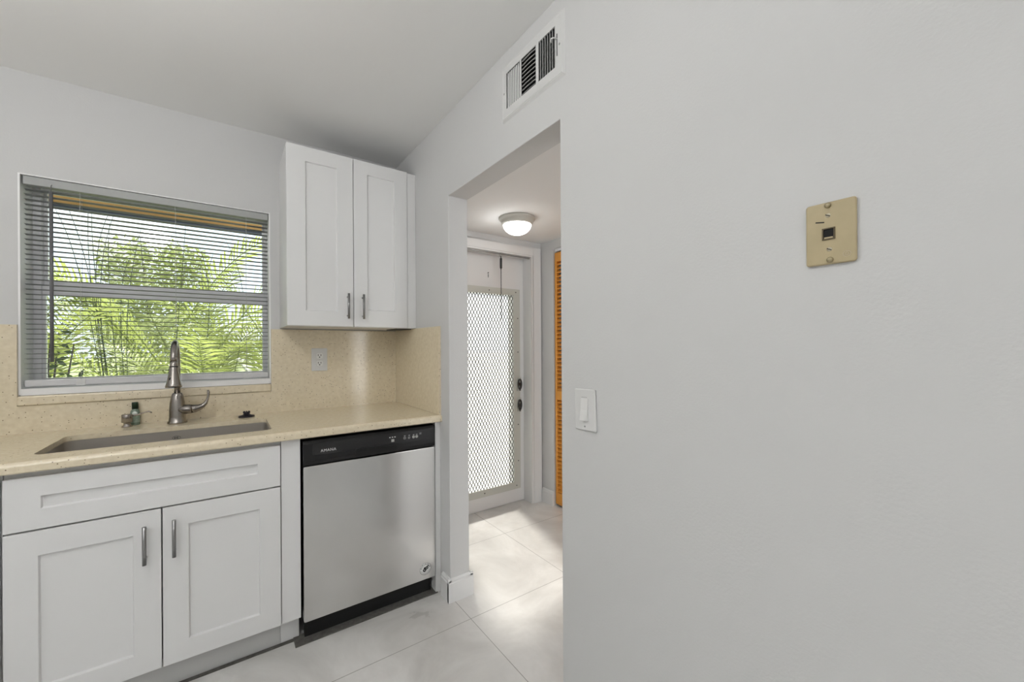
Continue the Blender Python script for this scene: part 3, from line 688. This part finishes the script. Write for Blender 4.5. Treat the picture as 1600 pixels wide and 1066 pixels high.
# ------------------------------------------------------------------ phone jack plate
py, pz_ = -2.2545, 1.445
PJ = thing('phone_jack_plate', (0, py, pz_), 'aged beige telephone jack plate on the blank white wall', 'phone jack')
MB().prism(rrect(py - .0370, py + .0370, pz_ - .0560, pz_ + .0560, .005, 4), wallfn, .0001, .0075).build('plate', M_beige, PJ, bevel=.0028, seg=3)
jk = MB(); jy, jz = -2.2525, 1.4435
for q in ((-.0095, -.0075, -.0105, .0105), (.0075, .0095, -.0105, .0105), (-.0075, .0075, .0085, .0105), (-.0075, .0075, -.0105, -.0085)): jk.box(-.0098, -.0074, jy + q[0], jy + q[1], jz + q[2], jz + q[3])
jf = jk.build('jack_frame', mat('jack_brown', (.12, .09, .045), .5), PJ)
MB().box(-.0082, -.0074, jy - .0074, jy + .0074, jz - .0084, jz + .0084).build('jack_socket', M_dark, jf)
MB().box(-.0092, -.0076, jy - .0062, jy + .0062, jz - .0086, jz - .0058).build('jack_lip', M_beige, jf)
for yy, zz, r in ((-2.2515, 1.4945, .0050), (-2.2545, 1.3965, .0050)):
    s1 = MB().lathe((-.0074, yy, zz), [(0, -.0055), (r * .7, -.005), (r, -.003), (r, 0)], 18, 'x'); s1.build('mounting_stud', M_brass, PJ)
for yy, zz in ((-2.2515, 1.4765), (-2.2535, 1.4155)):
    s1 = MB().lathe((-.0074, yy, zz), [(0, -.0014), (.0034, -.0011), (.0042, 0)], 16, 'x').build('screw', mat('pale_screw', (.55, .5, .38), .4, .5), PJ)
    MB().obox((-.0090, yy, zz), (.0003, 0, 0), (0, .0034, .0018), (0, -.0003, .0006)).build('slot', M_dark, s1)
MB().obox((-.0076, -2.2395, 1.4665), (.0003, 0, 0), (0, .0065, .0012), (0, -.0002, .0010)).build('scratch', M_dark, PJ)
em = MB(); ey, ez = -2.2785, 1.4035
em.tube([(-.0077, ey + .0055 * cos(t), ez + .0050 * sin(t)) for t in [2 * pi * k / 24 for k in range(25)]], .0004, 5, cap=False)
em.tube([(-.0077, ey + a * .001, ez + b * .001) for a, b in ((-3, -2), (-2, 0), (-1.6, 2), (0, 3), (1.6, 2), (2, 0), (3, -2), (-3, -2))], .0003, 5)
em.build('round_emblem', mat('emblem', (.62, .55, .40), .5), PJ)

# ------------------------------------------------------------------ air vent
V = thing('air_vent', (0, -1.39, 2.22), 'white three-bank air register high over the hall doorway', 'vent')
banks = ((-1.331, -1.243), (-1.423, -1.338), (-1.524, -1.437)); bz0, bz1 = 2.158, 2.294
holes = [[(a, bz0), (b, bz0), (b, bz1), (a, bz1)] for a, b in banks]
mb = plate_with_holes([(-1.560, 2.121), (-1.217, 2.121), (-1.217, 2.324), (-1.560, 2.324)], holes, lambda a, b, d: (-d, a, b), .0045, .0070)
mb.build('face_plate', M_white_pl, V)
mb = MB()      # sloped rim round the face
o = [(-1.566, 2.115), (-1.211, 2.115), (-1.211, 2.330), (-1.566, 2.330)]; i = [(-1.556, 2.125), (-1.221, 2.125), (-1.221, 2.320), (-1.556, 2.320)]
vv = [(-.0002, a, b) for a, b in o] + [(-.0095, a, b) for a, b in i] 
mb.add(vv, [(k, (k + 1) % 4, 4 + (k + 1) % 4, 4 + k) for k in range(4)])
ii = [(a + (.004 if a < -1.4 else -.004), b + (.004 if b < 2.2 else -.004)) for a, b in i]
mb.add([(-.0095, a, b) for a, b in i] + [(-.0068, a, b) for a, b in ii], [(k, (k + 1) % 4, 4 + (k + 1) % 4, 4 + k) for k in range(4)])
mb.build('rim', M_white_pl, V)
def fins_v(a, b, n, dirv, nm, hw=.0065, m=M_white_pl, x=-.001):
    mb = MB()
    for k in range(n):
        y = a + (b - a) * (k + .5) / n; d = Vector((dirv[0], dirv[1], 0)).normalized(); nn = Vector((-d.y, d.x, 0))
        mb.obox((x, y, (bz0 + bz1) / 2), d * hw, nn * .0005, (0, 0, (bz1 - bz0) / 2 + .001))
    return mb.build(nm, m, V)
fins_v(*banks[0], 8, (.55, -.83), 'left_fins', .0026)
fins_v(*banks[2], 7, (.85, .5), 'right_fins', .0055)
mb = MB()
for k in range(9):
    z = bz0 + (bz1 - bz0) * (k + .5) / 9; vs = []
    for q in range(7):
        y = banks[1][0] + (banks[1][1] - banks[1][0]) * q / 6; s = 1 - ((q - 3) / 3) ** 2
        vs += [(-.0060 + .000, y, z - .004 + .002 * s), (.006, y, z + .003 + .002 * s)]
    mb.add(vs, [(2 * q, 2 * q + 2, 2 * q + 3, 2 * q + 1) for q in range(6)], True)
o = mb.build('middle_fins', M_white_pl, V, recalc=False); o.modifiers.new('solid', 'SOLIDIFY').thickness = .0008
mb = MB()     # damper blades behind the banks
for k in range(10):
    z = bz0 + (bz1 - bz0) * (k + .5) / 10; mb.box(.018, .030, banks[2][0], banks[2][1], z - .0006, z + .0006)
mb.build('damper_blades', mat('damper_grey', (.10, .10, .10), .6), V)
mb = MB().box(.0955, .0985, VY0 + .002, VY1 - .002, VZ0 + .002, VZ1 - .002)
mb.box(.004, .0955, VY0 + .001, VY0 + .003, VZ0 + .002, VZ1 - .002).box(.004, .0955, VY1 - .003, VY1 - .001, VZ0 + .002, VZ1 - .002).box(.004, .0955, VY0 + .003, VY1 - .003, VZ0 + .001, VZ0 + .003).box(.004, .0955, VY0 + .003, VY1 - .003, VZ1 - .003, VZ1 - .001)
mb.build('duct_liner', M_blackm, V)
MB().box(-.0078, -.0069, -1.5345, -1.5315, 2.19, 2.262).build('lever_slot', M_dark, V)
MB().tube([(-.006, -1.533, 2.245), (-.018, -1.530, 2.246), (-.020, -1.518, 2.250), (-.016, -1.514, 2.240)], .0022, 8).build('lever', M_white_pl, V)
for y in (-1.5445, -1.2285): MB().lathe((-.007, y, 2.222), [(0, -.002), (.0030, -.0015), (.004, 0)], 12, 'x').build('screw', mat('screw_grey', (.35, .35, .34), .5), V)

# ------------------------------------------------------------------ ceiling lamps
def lamp(x, y, z, label, rr=1.0, group=None):
    t = thing('ceiling_lamp', (x, y, z), label, 'lamp')
    MB().lathe((x, y, z), [(0, -.0003), (.118 * rr, -.0003), (.119 * rr, -.008), (.112 * rr, -.016), (.104 * rr, -.022), (.103 * rr, -.034), (.095 * rr, -.044), (.090 * rr, -.045)], 48).build('lamp_ring', M_lamp_ring, t)
    pr = [(.092 * rr * cos(R(a)), -.042 - .066 * rr * sin(R(a))) for a in range(0, 91, 9)]; pr[-1] = (0, pr[-1][1])
    MB().lathe((x, y, z), pr, 48).build('lamp_dome', M_dome, t)
    return t
lamp(.650, -.415, HCEIL, 'lit white glass dome lamp with metal ring on the hall ceiling')
lamp(KL[0], KL[1], CEIL, 'lit white dome lamp on the kitchen ceiling, near the middle of the room', 1.5)
for o in bpy.data.objects:
    if o.name.startswith('lamp_dome'): o.visible_shadow = True

# ------------------------------------------------------------------ outside
tag(MB().box(-30, 60, .206, 80, -.25, -.15).build('ground', M_ground), 'garden ground outside the windows', 'ground', kind='structure')
tag(MB().box(0.1, 60, .206, 80, -.149, -.02).build('patio', M_patio), 'pale concrete patio outside the entry door', 'patio', kind='structure')
E_ = thing('roof_eave', (-1.1, .9, 2.1), 'orange wooden roof eave seen above the sink window', 'eave', kind='structure')
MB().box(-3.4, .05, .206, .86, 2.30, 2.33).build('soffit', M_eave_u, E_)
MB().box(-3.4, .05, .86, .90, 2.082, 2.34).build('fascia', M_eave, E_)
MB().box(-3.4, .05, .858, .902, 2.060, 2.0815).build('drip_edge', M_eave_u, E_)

def frond_mesh(L, n, droop, wid, ll, seed):
    r = random.Random(seed); mb = MB(); P = []
    for k in range(n + 1):
        t = k / n; P.append(Vector((L * (t - .12 * t * t) * .75, 0, L * (.95 * t - droop * t * t))))
    mb.tube(P, [.006 * (1 - .8 * k / n) + .0012 for k in range(n + 1)], 5)
    for k in range(int(n * .22), n + 1):
        p = P[k]; t = k / n; tg = (P[min(k + 1, n)] - P[max(k - 1, 0)]).normalized(); up = Vector((0, 1, 0)).cross(tg) * -1
        l = ll * (sin(pi * (t * .8 + .16)) ** .7) * r.uniform(.85, 1.1)
        for s in (-1, 1):
            d = (tg * .75 + Vector((0, s, 0)) * .75 + up * .25 * r.uniform(.2, 1.4)).normalized(); sd = d.cross(up).normalized()
            w = wid * r.uniform(.8, 1.1); g = Vector((0, 0, -1))
            q = [p, p + d * l * .4 + g * l * .04, p + d * l * .75 + g * l * .16, p + d * l + g * l * .34]
            mb.add([q[0] - sd * w * .3, q[0] + sd * w * .3, q[1] - sd * w, q[1] + sd * w, q[2] - sd * w * .7, q[2] + sd * w * .7, q[3]], [(0, 1, 3, 2), (2, 3, 5, 4), (4, 5, 6)], True)
    me = bpy.data.meshes.new('frond'); me.from_pydata(mb.v, [], mb.f); me.materials.append(M_leaf); me.update(); return me
FR = [frond_mesh(1.5, 34, .42, .010, .38, 1), frond_mesh(1.35, 30, .60, .011, .36, 2), frond_mesh(1.7, 36, .30, .009, .36, 3)]
plab = ['bushy yellow-green palm just outside the left of the sink window', 'palm clump behind the faucet outside the window',
        'palm outside the right end of the sink window', 'tall palm further back at window centre', 'far palm at the left behind the nearer palms', 'far palm at the right behind the nearer palms']
spots = [(-2.0, 1.9, 11, 1.0), (-1.15, 2.1, 11, .95), (-.45, 1.9, 11, .92), (-1.35, 3.3, 13, 1.3), (-2.7, 3.2, 12, 1.15), (-.2, 3.4, 12, 1.2)]
for i, (x, y, n, sc) in enumerate(spots):
    p = thing('palm', (x, y, -.15), plab[i], 'palm', 'palms outside the sink window')
    mb = MB()
    for k in range(5):
        a = rnd.uniform(0, 2 * pi); mb.tube([(x + .05 * cos(a), y + .05 * sin(a), -.15), (x + .10 * cos(a), y + .10 * sin(a), .35 * sc), (x + .16 * cos(a), y + .16 * sin(a), .75 * sc)], [.022, .018, .012], 8)
    mb.build('stems', M_stem, p)
    for k in range(n):
        o = bpy.data.objects.new('frond', FR[rnd.randrange(3)]); COL.objects.link(o); o.parent = p
        o.location = (rnd.uniform(-.12, .12), rnd.uniform(-.12, .12), (.55 + rnd.uniform(0, .5)) * sc)
        s = sc * rnd.uniform(.8, 1.1); o.scale = (s, s, s); o.rotation_euler = (rnd.uniform(-.2, .2), rnd.uniform(-.35, .30), 2 * pi * k / n + rnd.uniform(-.3, .3))
def shrub(x, y, z0, h, r, n, label, m, ls=.05, seed=0):
    q = random.Random(seed); p = thing('shrub', (x, y, z0), label, 'shrub', 'garden shrubs behind the palms'); st = MB(); lf = MB()
    for k in range(10):
        a = q.uniform(0, 2 * pi); b = Vector((x + r * .7 * cos(a), y + r * .7 * sin(a), z0 + h * q.uniform(.6, 1)))
        st.tube([(x, y, z0), (Vector((x, y, z0)) + b) / 2 + Vector((0, 0, .1)), b], [.014, .009, .003], 5)
    for k in range(n):
        a = q.uniform(0, 2 * pi); rr = r * q.random() ** .4; zz = q.random()
        c = Vector((x + rr * cos(a) * (1 - .4 * zz), y + rr * sin(a) * (1 - .4 * zz), z0 + .1 + (h - .1) * zz))
        d = Vector((q.uniform(-1, 1), q.uniform(-1, 1), q.uniform(-.6, .7))).normalized(); s = d.orthogonal().normalized(); s.rotate(Matrix.Rotation(q.uniform(0, 6.28), 3, d))
        l = ls * q.uniform(.6, 1.3)
        lf.add([c, c + d * l * .5 + s * l * .2, c + d * l, c + d * l * .5 - s * l * .2], [(0, 1, 2, 3)])
    st.build('branches', M_bark, p); lf.build('foliage', m, p, recalc=False)
shrub(-3.6, 5.2, -.15, 2.5, .93, 9000, 'pale green shrub at the far left of the garden', M_leaf2, .075, 1)
shrub(-1.7, 5.4, -.15, 2.9, .97, 14000, 'pale green rounded shrub at the middle of the garden', M_leaf2, .075, 2)
shrub(.3, 5.2, -.15, 1.8, .97, 9000, 'pale green low shrub at the right of the garden', M_leaf2, .075, 3)
shrub(-1.85, 1.25, -.15, 1.55, .30, 500, 'dark leafed shrub close to the lower left of the window', M_leafd, .06, 4)

# thin dark grass-like stalks in front of the palms
gs = thing('reed_clump', (-1.35, 1.35, -.15), 'clump of thin dark reed stalks rising across the sky in the upper window', 'plant')
STK = [((-1.618, 1.25, 2.235), (-1.65, 1.35, 1.957)), ((-1.606, 1.25, 2.229), (-1.626, 1.35, 1.961)), ((-1.5, 1.25, 2.225), (-1.611, 1.35, 1.985)), ((-1.49, 1.25, 2.197), (-1.589, 1.35, 1.879)),
       ((-1.519, 1.25, 2.105), (-1.552, 1.35, 1.883)), ((-1.359, 1.25, 2.111), (-1.447, 1.35, 1.717)), ((-1.416, 1.25, 1.882), (-1.486, 1.35, 1.749)), ((-1.735, 1.25, 2.231), (-1.671, 1.35, 1.975)),
       ((-1.777, 1.25, 2.161), (-1.718, 1.35, 1.968)), ((-1.12, 1.25, 2.199), (-1.158, 1.35, 1.719)), ((-1.051, 1.25, 2.023), (-.979, 1.35, 1.759)), ((-.897, 1.25, 2.094), (-.753, 1.35, 1.779))]
for a, b in STK:
    a = Vector(a); b = Vector(b); base = Vector((-1.35 + (b.x + 1.35) * .3, 1.40, -.15)); mid = b + (b - a) * .9
    P = []
    for k in range(15):      # smooth curve base -> mid -> b -> a
        t = k / 14; P.append(base * (1 - t) ** 3 + 3 * mid * t * (1 - t) ** 2 + 3 * b * t * t * (1 - t) + a * t ** 3)
    P += []
    MB().tube(P, [.0021] * 10 + [.002, .0019, .0017, .0014, .0008], 5).build('stalk', M_leafd, gs)
